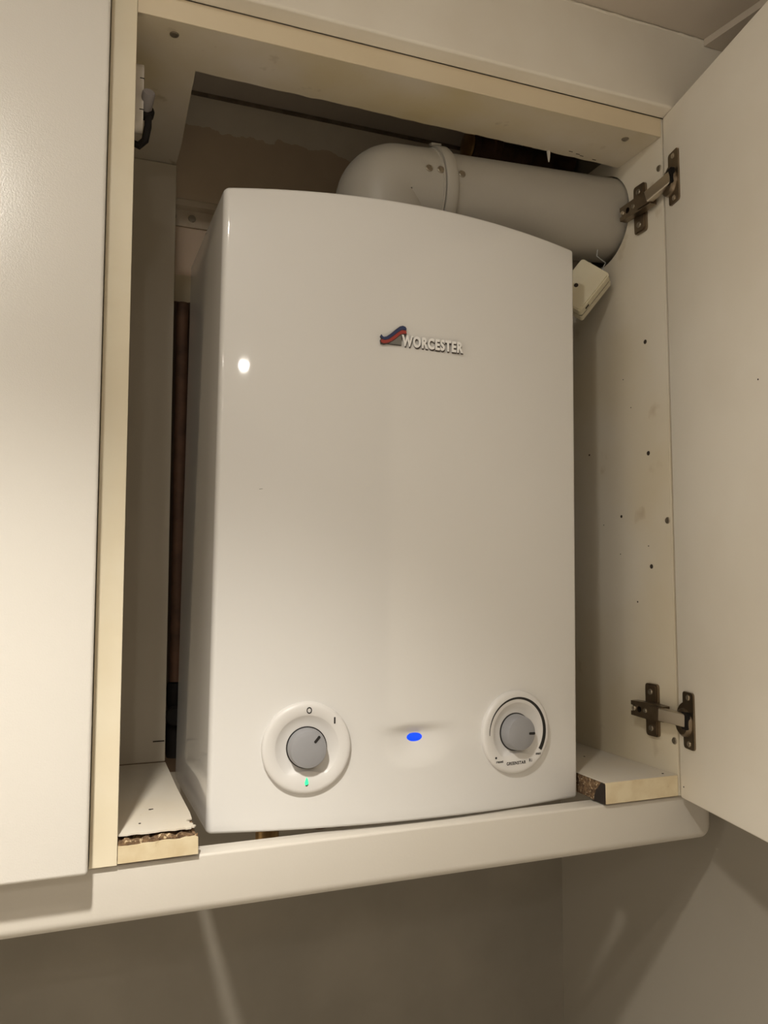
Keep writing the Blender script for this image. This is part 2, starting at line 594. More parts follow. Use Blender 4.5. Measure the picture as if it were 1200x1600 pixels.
for j in range(ny):
    for i in range(nx):
        f.append((q(i, j), q(i + 1, j), q(i + 1, j + 1), q(i, j + 1)))
        f.append((k + q(i, j), k + q(i, j + 1), k + q(i + 1, j + 1), k + q(i + 1, j)))
for i in range(nx):
    f.append((q(i, 0), k + q(i, 0), k + q(i + 1, 0), q(i + 1, 0)))
    f.append((q(i, ny), q(i + 1, ny), k + q(i + 1, ny), k + q(i, ny)))
for j in range(ny):
    f.append((q(0, j), q(0, j + 1), k + q(0, j + 1), k + q(0, j)))
    f.append((q(nx, j), k + q(nx, j), k + q(nx, j + 1), q(nx, j + 1)))
bl = build('bottom_panel', core.add(v, f), 'chip', cab, auto=10)
bl['label'] = 'torn stub of chipboard cabinet floor left of the boiler'
# laminate skin on top, jagged at the front right
poly = [(XL + .0006, .2195), (XL + .0006, YC + .0055)]
xx = XL + .004
while xx < x1 - .010:
    poly.append((xx, YC + .0050 + R.uniform(-.0008, .0012)))
    xx += .0038
poly += [(x1 - .010, YC + .0058), (x1 - .0088, YC + .0040), (x1 - .0046, YC + .0046), (x1 - .0040, YC + .0076), (x1 - .0018, YC + .0072),
         (x1 + .0001, YC + .0105), (x1 - .0026, YC + .0130), (x1 - .0012, YC + .0165), (x1 - .0040, YC + .0190), (x1 - .0034, YC + .0230),
         (x1 - .0060, YC + .0250), (x1 - .0050, YC + .0285), (x1 - .0004, YC + .0310), (x1 + .0006, YC + .050), (x1 + .0010, .10),
         (x1 + .0022, .16), (x1 + .0034, .2195)]
build('laminate_skin', Mb().prism(poly, 'z', ZB - .0013, ZB), 'lam', bl)
# cream edging, its top edge ragged
poly = [(XL + .0004, ZB - T + .0002), (x1 + .0006, ZB - T + .0006), (x1 + .0004, ZB - .0070), (x1 - .0022, ZB - .0056)]
xx = x1 - .006
while xx > XL + .004:
    poly.append((xx, ZB - .0060 - .0016 * (x1 - xx) / .06 + R.uniform(-.0005, .0005)))
    xx -= .0042
poly.append((XL + .0004, ZB - .0074))
build('edge_strip', Mb().prism(poly, 'y', YC - .0002, YC + .0011), 'edge_stub', bl)
for (hx, hy, hr) in ((-.0455, .030, .0014), (-.0435, .0305, .0009), (-.0580, -.010, .0010)):
    build('screw_hole', Mb().lathe([(hr, 0), (hr, .0004)], Matrix.Translation((hx, hy, ZB)), 12), 'hole', bl)

# right remainder of the bottom board
x0 = .3952
br = build('bottom_panel', Mb().box(x0 + .0008, XR - .0006, YC + .0012, YW - .001, ZB - T, ZB - .0009), 'chip', cab)
br['label'] = 'sawn stub of cabinet floor right of the boiler'
build('laminate_skin', Mb().box(x0, XR - .0006, YC + .0012, YW - .001, ZB - .0009, ZB), 'lam', br)
build('edge_strip', Mb().box(x0 - .0004, XR - .0006, YC, YC + .0012, ZB - T, ZB - .0001, .0003, 1), 'edge_stub', br)
# sawn face: lumpy chips and a blackened front end
v, f = [], []
ny, nz = 50, 6
for j in range(ny + 1):
    for i in range(nz + 1):
        v.append((x0 + R.uniform(-.0010, .0006), YC + .002 + (.24) * j / ny, ZB - T + .0004 + (T - .0016) * i / nz))
for j in range(ny):
    for i in range(nz):
        f.append((j * (nz + 1) + i, (j + 1) * (nz + 1) + i, (j + 1) * (nz + 1) + i + 1, j * (nz + 1) + i + 1))
build('sawn_face', Mb().add(v, f), 'chip', br, auto=5)
poly = [(YC + .0005, ZB - T), (YC + .0005, ZB - .0022), (YC + .007, ZB - .0012), (YC + .0105, ZB - .005), (YC + .0125, ZB - .0075), (YC + .016, ZB - .010),
        (YC + .0165, ZB - .013), (YC + .0185, ZB - .016), (YC + .019, ZB - T)]
build('black_smear', Mb().prism(poly, 'x', x0 - .0014, x0 + .0004), 'char', br)
for (hx, hy, hr) in ((.409, .040, .0012), (.447, .070, .0010), (.476, -.030, .0012)):
    build('screw_hole', Mb().lathe([(hr, 0), (hr, .0004)], Matrix.Translation((hx, hy, ZB)), 12), 'hole', br)

# drilled holes and screws of the right side panel
for (hy, hz_, hr) in ((-.0057, .4947, .0026), (-.0064, .3665, .0026), (-.0070, .2390, .0026), (.0439, .2982, .0018), (.1045, .3795, .0012),
                      (.0180, .1990, .0010), (.047, .254, .0006), (.078, .29, .0006), (.035, .46, .0006), (.022, .424, .0006), (-.003, .262, .0007)):
    build('drilled_hole', Mb().lathe([(hr, 0), (hr * .9, .0004)], frame((XR, hy, hz_), (-1, 0, 0)), 16), 'hole', sr)
for (hy, hz_) in ((-.0365, .2887), (-.0372, .6852), (-.0380, .0535)):
    build('screw', screw_mb((XR, hy + .001, hz_), (-1, 0, 0), .0036), 'screw', sr)

# ---- door, swung open to about 77 degrees
DD = Vector((-.2198, -.9755, 0)).normalized()      # from the hinge edge to the free edge
DN = Vector((DD.y, -DD.x, 0))                       # towards the cabinet side of the door (inner face)
D0 = Vector((.4880, -.0424, 0))
if DN.x > 0:
    DN = -DN
# door frame: local x along the door, local y up, local z towards the viewer (inner face)
DM = Matrix((DD, Vector((0, 0, 1)), DN)).transposed().to_4x4()
DM.translation = D0
bm = bmesh.new()
bmesh.ops.create_cube(bm, size=1)
for vv in bm.verts:
    vv.co = Vector((.298 + vv.co.x * .596, .3684 + vv.co.y * .7452, -.009 + vv.co.z * .018))
bmesh.ops.bevel(bm, geom=list(bm.edges), offset=.0022, segments=3, profile=.5, affect='EDGES')
door = build('door', Mb().bm(bm, mtx=DM), 'door_in', cab)
door['label'] = 'white cabinet door swung open against the side wall'
for (dx, dz) in ((.16, .405), (.0075, .0085)):
    build('speck', Mb().lathe([(.0008, 0), (.0008, .0003)], DM @ Matrix.Translation((dx, dz, 0)), 10), 'hole', door)


def hinge(zp, zd, rot):
    """concealed hinge: cross plate and arm on the panel, link, cup plate on the door"""
    # panel frame: local x towards the front (-y), local y up, local z into the cabinet (-x)
    pm = Matrix((Vector((0, -1, 0)), Vector((0, 0, 1)), Vector((-1, 0, 0)))).transposed().to_4x4()
    pm.translation = Vector((XR, -.0055, zp))
    h = build('hinge', Mb().prism(rrect(-.0100, .0100, -.0285, .0285, .0035), 'z', .0002, .0032, mtx=pm)
              .prism(rrect(-.0085, .0080, -.0268, .0268, .003), 'z', .003, .0045, mtx=pm), 'hinge', cab)
    mb = Mb()
    # arm: tapered U channel, slightly forked at the back
    arm = [(-.0225, .0080), (.012, .0092), (.0300, .0080), (.0300, -.0080), (.012, -.0092), (-.0225, -.0080), (-.0225, -.0034), (-.0190, -.0032),
           (-.0190, .0032), (-.0225, .0034)]
    mb.prism(arm, 'z', .0042, .0135, holes=[circ(-.0085, 0, .0034, 20)], mtx=pm)
    mb.prism([(.010, .0070), (.0290, .0070), (.0290, -.0070), (.010, -.0070)], 'z', .0135, .0150, mtx=pm)
    build('arm', mb, 'hinge', h)
    build('arm_socket', Mb().lathe([(.0034, .004), (.0034, .0055)], pm @ Matrix.Translation((-.0085, 0, 0)), 16), 'dark', h)
    for (sx, sy) in ((-.0170, 0), (.0020, 0), (0, .0195), (0, -.0195)):
        oz = .0137 if sy == 0 else .0046
        p = pm @ Vector((sx, sy, oz))
        build('screw', screw_mb(p, (-1, 0, 0), .0034 if sy else .0026, .0014), 'screw' if sx > -.01 else 'hinge_l', h)
    # link from the arm to the cup
    A = pm @ Vector((.0265, 0, .0130))
    Bp = DM @ Vector((.0235, zd, .0030))
    d = (Bp - A)
    m = frame(A, d, (0, 0, 1))
    L = d.length
    # local x is up, local y sideways
    mb = Mb()
    sec = rrect(-.0068, .0068, -.0042, .0042, .0016, 3)
    mb.prism(sec, 'z', 0, L, mtx=m)
    build('link', mb, 'hinge_l', h)
    # cup plate on the inner face of the door
    cm = DM @ Matrix.Translation((0, zd, 0))
    pl = build('cup_plate', Mb().prism(rrect(.0135, .0345, -.0290, .0290, .0035), 'z', .0001, .0020, mtx=cm)
               .lathe([(.0175, .0001), (.0175, .0012), (.0168, .0018)], cm @ Matrix.Translation((.0165, 0, 0)), 40)
               .lathe([(.0150, .0018), (.0142, .0046), (.0122, .0062), (.008, .0064)], cm @ Matrix.Translation((.0165, -.0030, 0)), 32), 'hinge', door)
    build('cup_recess', Mb().prism(rrect(.0185, .0300, -.0088, .0088, .002), 'z', .0030, .0068, mtx=cm), 'dark', pl)
    for sy in (-.0235, .0235):
        p = cm @ Vector((.0245, sy, .0021))
        build('screw', screw_mb(p, DN, .0030, .001), 'hinge_l', pl)


hinge(.0815, .0795, 0)
hinge(.6510, .6605, 0)

# white buffer catch on the left side panel, only its inner half shows past the edge strip
zc = .664
cm_ = frame((XL, .004, zc), (1, 0, 0), (0, 0, 1))       # local x up, local y, local z into the cabinet
ct = build('door_catch', Mb().prism(rrect(-.030, .034, -.011, .011, .0108, 8), 'z', .0004, .0095, mtx=cm_), 'whiteplastic', cab)
for q_ in (.016, -.0135):
    build('catch_seam', Mb().prism([(q_, -.0112), (q_ + .0008, -.0112), (q_ + .0008, .0112), (q_, .0112)], 'z', .006, .0099, mtx=cm_), 'dark', ct)
ax = Vector((.10, -.80, .42)).normalized()
pm0 = frame(Vector((XL + .0120, .004, zc - .006)), ax)
build('peg', Mb().lathe([(.0058, -.004), (.0058, .016), (.0050, .0175)], pm0, 24), 'greyplastic', ct)
build('peg_ring', Mb().lathe([(.0088, -.006), (.0088, -.001), (.0078, .001)], pm0, 24), 'dark', ct)
build('strap', Mb().tube([(XL + .0150, .004, zc - .008), (XL + .0148, .004, zc - .022), (XL + .0125, .004, zc - .036), (XL + .007, .004, zc - .042),
                          (XL + .0015, .004, zc - .040)], [.0032, .0034, .0034, .0036, .003], 10), 'dark', ct)

# ------------------------------------------------------------------ the neighbouring cabinet with its closed door
nc = thing('wall_cabinet', 'closed white wall cabinet next to the open one, satin slab door', 'cabinet', (-.4, .1, ZB - T))
XN0, XN1 = -.7010, XL - T - .0008
mb = Mb().box(XN1 - T, XN1, YC, YW - .001, ZB - T, ZT + T)
build('side_panel', mb, 'carcass', nc)
build('side_panel', Mb().box(XN0, XN0 + T, YC, YW - .001, ZB - T, ZT + T), 'carcass', nc)
build('top_panel', Mb().box(XN0 + T, XN1 - T, YC, YW - .001, ZT, ZT + T), 'carcass', nc)
build('bottom_panel', Mb().box(XN0 + T, XN1 - T, YC, YW - .001, ZB - T, ZB), 'carcass', nc)
bm = bmesh.new()
bmesh.ops.create_cube(bm, size=1)
for vv in bm.verts:
    vv.co = Vector((-.3995 + vv.co.x * .598, (YD + YC) / 2 - .0010 + vv.co.y * .0185, .3684 + vv.co.z * .7400))
bmesh.ops.bevel(bm, geom=list(bm.edges), offset=.0028, segments=3, profile=.5, affect='EDGES')
build('door', Mb().bm(bm), 'door', nc)

# ------------------------------------------------------------------ boxing in the back left corner
bx = thing('pipe_boxing', 'dark grey painted boxing board upright in the cabinet corner beside the boiler', 'boxing', (-.04, .23, ZB))
build('board', Mb().box(XL + .0006, -.0108, .2205, .2325, ZB + .0006, ZT - .0006, .0006, 1), 'boxing', bx)
build('return_board', Mb().box(-.0228, -.0110, .2327, YW - .0006, ZB + .0006, ZT - .0006), 'boxing', bx)
build('scratch', Mb().box(-.0245, -.0120, .2200, .2206, .0415, .0428), 'hole', bx)

# ------------------------------------------------------------------ the boiler
W, H, DEP, RC = .390, .5953, .212, .0055
boi = thing('gas_boiler', 'glossy white wall hung gas boiler with bowed front and two dials', 'boiler', (0, 0, 0), (0, TH, 0))


def bow(z):
    return .022


def arch(x, z):
    """the top edge rises slightly towards the middle"""
    u = (x - W / 2) / (W / 2)
    return .0078 * (1 - u * u) * max(0.0, (z - .40) / (H - .40)) ** 1.5


def yf(x, z):
    s = bow(z)
    u = (x - W / 2) / (W / 2)
    return -s * (1 - u * u)


LED = (.1930, .0770)


def scoop(x, z):
    """hollow around the indicator: undercut above it, running out flat below"""
    dx = (x - LED[0]) / .026
    dz = (z - LED[1])
    a = math.exp(-dx * dx * 1.2)
    if dz > .004:
        t_ = max(0.0, 1 - (dz - .004) / .010)
        g = t_ * t_ * (3 - 2 * t_)
    else:
        t_ = max(0.0, 1 + (dz - .004) / .034)
        g = t_ * t_ * (3 - 2 * t_)
    return .0062 * a * g


cols = []      # (kind, param)
NXF = 110
xf = [RC + (W - 2 * RC) * i / NXF for i in range(NXF + 1)]


def ring(z, ins):
    pts = []
    sl = 4 * bow(z) / W
    ang = math.atan(sl)
    yl = yf(0, z)
    # left side from the back to the corner
    for k in range(5):
        pts.append(Vector((ins, DEP - (DEP - RC * 1.3) * k / 4, z)))
    nC = 6
    yl = yf(RC, z)
    # rounded corner
    for k in range(1, nC):
        a = PI / 2 * k / nC
        pts.append(Vector((RC - RC * math.cos(a) + ins * math.cos(a), RC * 1.3 + (yl - RC * 1.3) * math.sin(a) + ins * math.sin(a), z)))
    for x in xf:
        pts.append(Vector((x, yf(x, z) + ins + scoop(x, z), z)))
    for k in range(nC - 1, 0, -1):
        a = PI / 2 * k / nC
        pts.append(Vector((W - RC + RC * math.cos(a) - ins * math.cos(a), RC * 1.3 + (yl - RC * 1.3) * math.sin(a) + ins * math.sin(a), z)))
    for k in range(4, -1, -1):
        pts.append(Vector((W - ins, DEP - (DEP - RC * 1.3) * k / 4, z)))
    return pts


zs = [(0, .0028), (.0004, .0016), (.0014, .0005), (.0030, 0)]
z = .012
while z < H - .02:
    zs.append((z, 0))
    z += .0025 if .03 < z < .11 else .018
zs += [(H - .0030, 0), (H - .0014, .0005), (H - .0004, .0016), (H, .0028)]
v, f = [], []
for (z, ins) in zs:
    rr = ring(z, ins)
    v += [Vector((p.x, p.y, p.z + arch(p.x, p.z))) for p in rr]
n = len(rr)
for k in range(len(zs) - 1):
    for i in range(n - 1):
        f.append((k * n + i, k * n + i + 1, (k + 1) * n + i + 1, (k + 1) * n + i))
    f.append((k * n + n - 1, k * n, (k + 1) * n, (k + 1) * n + n - 1))
f.append(tuple((len(zs) - 1) * n + i for i in range(n)))
# bottom stays open inside a rim: recessed base plate
k0 = len(v)
v += [Vector((p.x + (.004 if p.x < W / 2 else -.004), max(p.y + .004, -.03) if p.y < .2 else p.y - .004, .006)) for p in ring(0, .0028)]
for i in range(n):
    j = (i + 1) % n
    f.append((i, k0 + i, k0 + j, j))
f.append(tuple(k0 + i for i in range(n))[::-1])
casing = build('casing', Mb().add(v, f), 'boiler', boi, local=True, auto=40)
build('rear_frame', Mb().box(.018, W - .018, DEP + .0005, YW - .008, .02, H - .03), 'boiler_back', boi, local=True)
# short pipe tails under the casing
for (px_, py_, r_, mm, zz) in ((.060, .020, .011, 'brass', -.016), (.115, .035, .0075, 'copper', -.014), (.135, .035, .0075, 'copper', -.014)):
    build('pipe_tail', Mb().lathe([(r_ * 1.25, .0058), (r_ * 1.25, -.004), (r_, -.005), (r_, zz)], Matrix.Translation((px_, py_, 0)), 20), mm, boi, local=True)

# blue indicator
lm = frame((LED[0], yf(LED[0], LED[1]) + scoop(LED[0], LED[1]) + .0009, LED[1]), (0, -1, .12), (1, 0, 0))
ind = build('indicator_bezel', Mb().add([], []).prism([(p[0] * 1.0, p[1] * .50) for p in circ(0, 0, .0112, 32)], 'z', -.0012, .0006, mtx=lm), 'dial', boi, local=True)
dome = Mb()
vv_, ff_ = [], []
for k in range(5):
    a = PI / 2 * k / 4.6
    for i in range(32):
        b_ = 2 * PI * i / 32
        vv_.append(lm @ Vector((.0100 * math.cos(a) * math.cos(b_), .0044 * math.cos(a) * math.sin(b_), .0006 + .0016 * math.sin(a))))
for k in range(4):
    for i in range(32):
        j = (i + 1) % 32
        ff_.append((k * 32 + i, k * 32 + j, (k + 1) * 32 + j, (k + 1) * 32 + i))
ff_.append(tuple(4 * 32 + i for i in range(32)))
il = build('indicator_light', dome.add(vv_, ff_, True), 'blue', boi, local=True)
il['label'] = 'glowing blue oval indicator'


def dial(cx, cz, pointer):
    """round control with a hollow around a grey knob; returns the face frame and the plate"""
    e = .001
    sl = (yf(cx + e, cz) - yf(cx - e, cz)) / (2 * e) * .85
    nrm = Vector((sl, -1, 0)).normalized()
    m = frame((cx, yf(cx, cz) + .0008, cz), nrm, (1, 0, 0))     # local x right, y up, z out
    if (m.to_3x3() @ Vector((0, 1, 0))).z < 0:
        m = frame((cx, yf(cx, cz) + .0008, cz), nrm, (-1, 0, 0))
    RO = .0412
    N_ = 72
    # radial rows: (kind, radius, height)
    v, f = [], []

    def rin(a):
        """outer radius of the hollow; a flat lip closes it at the bottom"""
        d = -math.sin(a)
        r0 = .0290
        if d > .05:
            lip = (.0205 + .0035 * (math.cos(a) / .7) ** 2 * (1 if abs(math.cos(a)) < .75 else 1)) / d
            r0 = min(r0, max(lip, .0190))
        return r0
    rows = []
    for i in range(N_):
        a = 2 * PI * i / N_
        ri = rin(a)
        prof = [(RO, -.004), (RO, .0028), (RO - .0007, .0044), (RO - .0022, .0054), (RO - .0042, .0057), (ri + .0007, .0056), (ri - .0002, .0050),
                (.0188 + (ri - .0188) * .55, .0022), (.0186, .0012), (.010, .0010)]
        for (r_, h_) in prof:
            v.append(m @ Vector((r_ * math.cos(a), r_ * math.sin(a), h_)))
    P_ = len(prof)
    for i in range(N_):
        j = (i + 1) % N_
        for k in range(P_ - 1):
            f.append((i * P_ + k, j * P_ + k, j * P_ + k + 1, i * P_ + k + 1))
    f.append(tuple(i * P_ + P_ - 1 for i in range(N_)))
    f.append(tuple(i * P_ for i in range(N_))[::-1])
    pl = build('control_dial', Mb().add(v, f), 'dial', boi, local=True, auto=50)
    kn = build('knob', Mb().lathe([(.0179, .0014), (.0176, .006), (.0165, .0125), (.0160, .0133), (.0139, .0138), (.0131, .0141), (0.002, .0141)], m, 56), 'knob', pl, local=True)
    build('knob_gap', Mb().lathe([(.0188, .0013), (.0188, .0022)], m, 56), 'black', pl, local=True)
    c, s = math.cos(pointer), math.sin(pointer)
    rm = m @ Matrix(((c, -s, 0, 0), (s, c, 0, 0), (0, 0, 1, 0), (0, 0, 0, 1)))
    build('pointer_mark', Mb().prism(rrect(.0080, .0154, -.0012, .0012, .0009, 3), 'z', .0130, .0144, mtx=rm), 'black', pl, local=True)
    return m, pl


FACE = .0058
m, pl = dial(.0862, .0738, math.radians(50))
pl['label'] = 'left dial with on and off marks and green flame light'
build('printed_mark', Mb().prism([(p[0] * .86, p[1] * 1.05) for p in circ(.0012 / .86, .0337 / 1.05, .0029, 28)], 'z', FACE - .0004, FACE + .00005,
                                  holes=[[(p[0] * .86, p[1] * 1.05) for p in circ(.0012 / .86, .0337 / 1.05, .00185, 28)]], mtx=m), 'black', pl, local=True)
build('printed_mark', Mb().prism(rrect(.0243, .0257, .0210, .0270, .0003, 2), 'z', FACE - .0004, FACE + .00005, mtx=m), 'black', pl, local=True)
flame = [(0, .0040), (.0012, .0015), (.0018, -.0010), (.0015, -.0028), (0, -.0040), (-.0015, -.0030), (-.0019, -.0010), (-.0010, .0018)]
build('flame_light', Mb().prism([(p[0], p[1] - .0298) for p in flame], 'z', FACE - .0004, FACE + .00005, mtx=m), 'green', pl, local=True)
build('printed_mark', Mb().prism([(.0016, -.0318), (.0014, -.0330), (0, -.0340), (-.0014, -.0334), (-.0010, -.0329), (.0004, -.0327)], 'z', FACE - .0004,
                                  FACE + .0001, mtx=m), 'black', pl, local=True)

m, pl = dial(.3040, .0757, math.radians(-3))
pl['label'] = 'right dial with a thickening black heat arc'
out, inn = [], []
NA = 60
for i in range(NA + 1):
    t_ = i / NA
    a = math.radians(182 - 216 * t_)
    wd = .0006 + .0036 * t_ ** 1.0
    rc = .0338
    out.append(((rc + wd / 2) * math.cos(a), (rc + wd / 2) * math.sin(a)))
    inn.append(((rc - wd / 2) * math.cos(a), (rc - wd / 2) * math.sin(a)))
build('heat_scale', Mb().prism(out + inn[::-1], 'z', FACE - .0004, FACE + .00005, mtx=m), 'black', pl, local=True)
build('printed_mark', Mb().prism(circ(-.0262, -.0232, .00115, 16), 'z', FACE - .0004, FACE + .00005, mtx=m), 'black', pl, local=True)


def label(txt, u, v_, size, rot=0.0, bold=.00008, sx=1.0, mtx=None, parent=None, mat_='black', name='printed_text', depth=.0003, z=None):
    c, s = math.cos(rot), math.sin(rot)
    mm = mtx @ Matrix.Translation((u, v_, (FACE - .00022) if z is None else z)) @ Matrix(((c, -s, 0, 0), (s, c, 0, 0), (0, 0, 1, 0), (0, 0, 0, 1)))
    return build(name, text_mb(txt, size, mm, depth, bold, sx, 1.12), mat_, parent, local=True, auto=20)


label('reset', -.0218, -.0272, .0036, 0.0, .00010, 1.0, m, pl)
label('max', .0258, -.0230, .0034, 0.0, .00010, 1.0, m, pl)
label('GREENSTAR', -.0018, -.0302, .0043, 0.0, .00009, .92, m, pl)
label('Ri', .0160, -.0290, .0046, 0.0, .0, 1.0, m, pl)

# badge on the front
bcx, bcz = .1965, .4640
e = .001
sl = (yf(bcx + e, bcz) - yf(bcx - e, bcz)) / (2 * e)
bmx = frame((bcx, yf(bcx, bcz) - .0002, bcz), (sl, -1, 0), (1, 0, 0))
if (bmx.to_3x3() @ Vector((0, 1, 0))).z < 0:
    bmx = frame((bcx, yf(bcx, bcz) - .0002, bcz), (sl, -1, 0), (-1, 0, 0))
LETW, LETH = .0668, .0113
LU, LV = .0098, -.0028
tb = text_mb('WORCESTER', .0150, Matrix.Identity(4), .0005, .00062, space=1.16)
xs_ = [p.x for p in tb.v]
ys_ = [p.y for p in tb.v]
kx, ky = LETW / (max(xs_) - min(xs_)), LETH / (max(ys_) - min(ys_))
cxm, cym = (max(xs_) + min(xs_)) / 2, (max(ys_) + min(ys_)) / 2


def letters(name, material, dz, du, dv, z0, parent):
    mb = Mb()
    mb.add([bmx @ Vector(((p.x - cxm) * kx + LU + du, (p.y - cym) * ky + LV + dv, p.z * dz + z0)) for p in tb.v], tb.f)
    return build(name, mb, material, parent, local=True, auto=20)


em = [(175, 335), (168, 300), (178, 285), (168, 262), (180, 243), (192, 258), (205, 268), (235, 262), (280, 232), (330, 192), (370, 165), (400, 159), (425, 168),
      (438, 188), (434, 205), (440, 240), (425, 262), (385, 300), (385, 350), (240, 335), (205, 342)]


def E(p):
    """emblem outline units to badge metres"""
    u = (p[0] - 395) * .000103 + LU - LETW / 2 + .0008
    v_ = -(p[1] - 300 - (p[0] - 395) * .105) * .000105 + LV
    return (u, v_)


badge = build('badge', Mb().prism([E(p) for p in em], 'z', 0, .0011, mtx=bmx), 'badge_back_shadow', boi, local=True)
badge['label'] = 'raised maker badge with red and blue swoosh'
blue = [(172, 262), (180, 246), (190, 262), (208, 272), (238, 266), (282, 236), (332, 197), (372, 170), (400, 164), (424, 172), (434, 188), (430, 204), (415, 200),
        (385, 198), (345, 222), (300, 256), (250, 288), (215, 296), (190, 288)]
red = [(176, 318), (172, 300), (186, 292), (215, 300), (252, 292), (302, 260), (347, 226), (386, 203), (415, 205), (434, 212), (432, 236), (400, 236), (370, 244),
       (330, 276), (290, 304), (245, 324), (205, 330)]
grey = [(255, 332), (300, 306), (340, 276), (378, 248), (384, 300), (384, 345)]
build('blue_swoosh', Mb().prism([E(p) for p in blue], 'z', .0010, .0019, mtx=bmx), 'badge_blue', badge, local=True)
build('red_swoosh', Mb().prism([E(p) for p in red], 'z', .0010, .0019, mtx=bmx), 'badge_red', badge, local=True)
build('grey_wedge', Mb().prism([E(p) for p in grey], 'z', .0010, .0016, mtx=bmx), 'badge_grey', badge, local=True)
letters('letter_shadow', 'badge_back_shadow', 1.0, .0009, -.0010, .0005, badge)  # dark copy offset down and right paints the shadow of the letters
letters('lettering', 'letter', 1.3, 0, 0, .0016, badge)
# scuff marks on the enamel
for (sx, sz, l_, a_) in ((.0385, .3090, .0030, .3),):
    mm = frame((sx, yf(sx, sz) - .00005, sz), (-.28, -1, 0), (1, 0, 0))
    build('scuff', Mb().prism([(0, 0), (l_, .0004), (l_, .0008), (0, .0005)], 'z', 0, .00012, mtx=mm), 'badge_grey', boi, local=True)

# ------------------------------------------------------------------ flue
def fl(x):
    return FA + FD * ((x - FA.x) / FD.x)


RF = .0500
XE = .1935                     # centre of the vertical outlet
RE = .0160                     # elbow bend radius
flue = thing('flue_pipe', 'white flue elbow and pipe rising from the boiler and leaving through the side panel', 'flue pipe', (XE, FA.y, .595))
cz_ = fl(XE).z
path, rad = [], []
base_z = .6016
path += [Vector((XE, FA.y, base_z)), Vector((XE, FA.y, cz_ - RE * 1.0 if cz_ - RE > base_z + .004 else base_z + .006))]
z_s = path[-1].z
for i in range(1, 15):
    a = PI / 2 * i / 14
    path.append(Vector((XE + RE * (1 - math.cos(a)), FA.y, z_s + (fl(XE + RE).z - z_s) * math.sin(a))))
path.append(Vector((.2350, FA.y, fl(.2350).z)))
build('elbow', Mb().tube(path, [RF + .0016] * len(path), 48), 'flue', flue)
fm = frame(fl(.2350), FD, (0, -1, 0))
build('socket', Mb().lathe([(RF + .0017, -.006), (RF + .0019, .010), (RF + .0031, .0105), (RF + .0032, .0125)], fm, 56), 'flue', flue)
build('collar', Mb().lathe([(RF + .0010, .0132), (RF + .0050, .0138), (RF + .0058, .0155), (RF + .0058, .0250), (RF + .0048, .0268), (RF + .0005, .0275)], fm, 56), 'flue', flue)
pe = fl(.5315)
build('pipe', Mb().tube([fl(.2560), fl(.33), fl(.42), pe], RF, 56), 'flue', flue)
# collar clip tab on top, screws facing the front
av = math.radians(0)


def on_flue(x, ang, r):
    """point on the pipe; ang 0 = towards the front, positive upwards"""
    up = Vector((-FD.z, 0, FD.x))
    d = Vector((0, -1, 0)) * math.cos(ang) + up * math.sin(ang)
    return fl(x) + d * r, d


p, d = on_flue(.2540, math.radians(72), RF + .0058)
build('collar_clip', Mb().prism(rrect(-.006, .006, -.005, .005, .0015, 3), 'z', -.001, .0022, mtx=frame(p, d, FD)), 'flue', flue)
for (x, r_) in ((.2290, RF + .0018), (.2425, RF + .0021), (.2690, RF)):
    p, d = on_flue(x, math.radians(9), r_)
    build('screw', screw_mb(p, d, .0040, .0014), 'screw', flue)
# sampling points on the elbow's left
p0 = Vector((XE - RF - .001, FA.y - .010, .6215))
tpn = build('test_point', Mb().lathe([(.0085, -.004), (.0085, .008), (.007, .010), (.0045, .0105), (.0045, .0150)], frame(p0, (-1, -.15, 0)), 24), 'flue', flue)
build('seal_ring', Mb().lathe([(.0094, -.0010), (.0094, .0018)], frame(p0, (-1, -.15, 0)), 24), 'dark', tpn)
build('inspection_plate', Mb().lathe([(.016, -.004), (.016, .001), (.0145, .0022), (.004, .0024)], frame((XE - RF + .006, FA.y - .006, .640), (-1, -.25, .35)), 28), 'flue', flue)

# ------------------------------------------------------------------ pipes, bracket, junction box
cp = thing('copper_pipe', 'tarnished brown copper pipe with a compression coupling behind the white flue', 'pipe', (.43, .20, .80))
ay, az = .198, .806
build('tube', Mb().tube([(.385, ay, az), (.45, ay, az), (.531, ay, az)], .0140, 20), 'copper', cp)
mx_ = frame((.372, ay, az), (1, 0, 0))
build('coupling', Mb().lathe([(.0150, -.002), (.0190, 0), (.0190, .006), (.0165, .008), (.0165, .028), (.0190, .030), (.0190, .040), (.0160, .043)], mx_, 28), 'copper', cp)
build('end_ring', Mb().lathe([(.0110, -.008), (.0195, -.006), (.0195, -.003), (.015, -.001)], mx_, 28), 'brass', cp)
build('pipe_collar', Mb().lathe([(.0150, .080), (.0165, .081), (.0165, .087), (.0150, .088)], mx_, 24), 'copper', cp)
build('riser', Mb().tube([(.500, .226, .62), (.500, .226, .74), (.500, .226, ZC - .001)], .0105, 16), 'copper', cp)

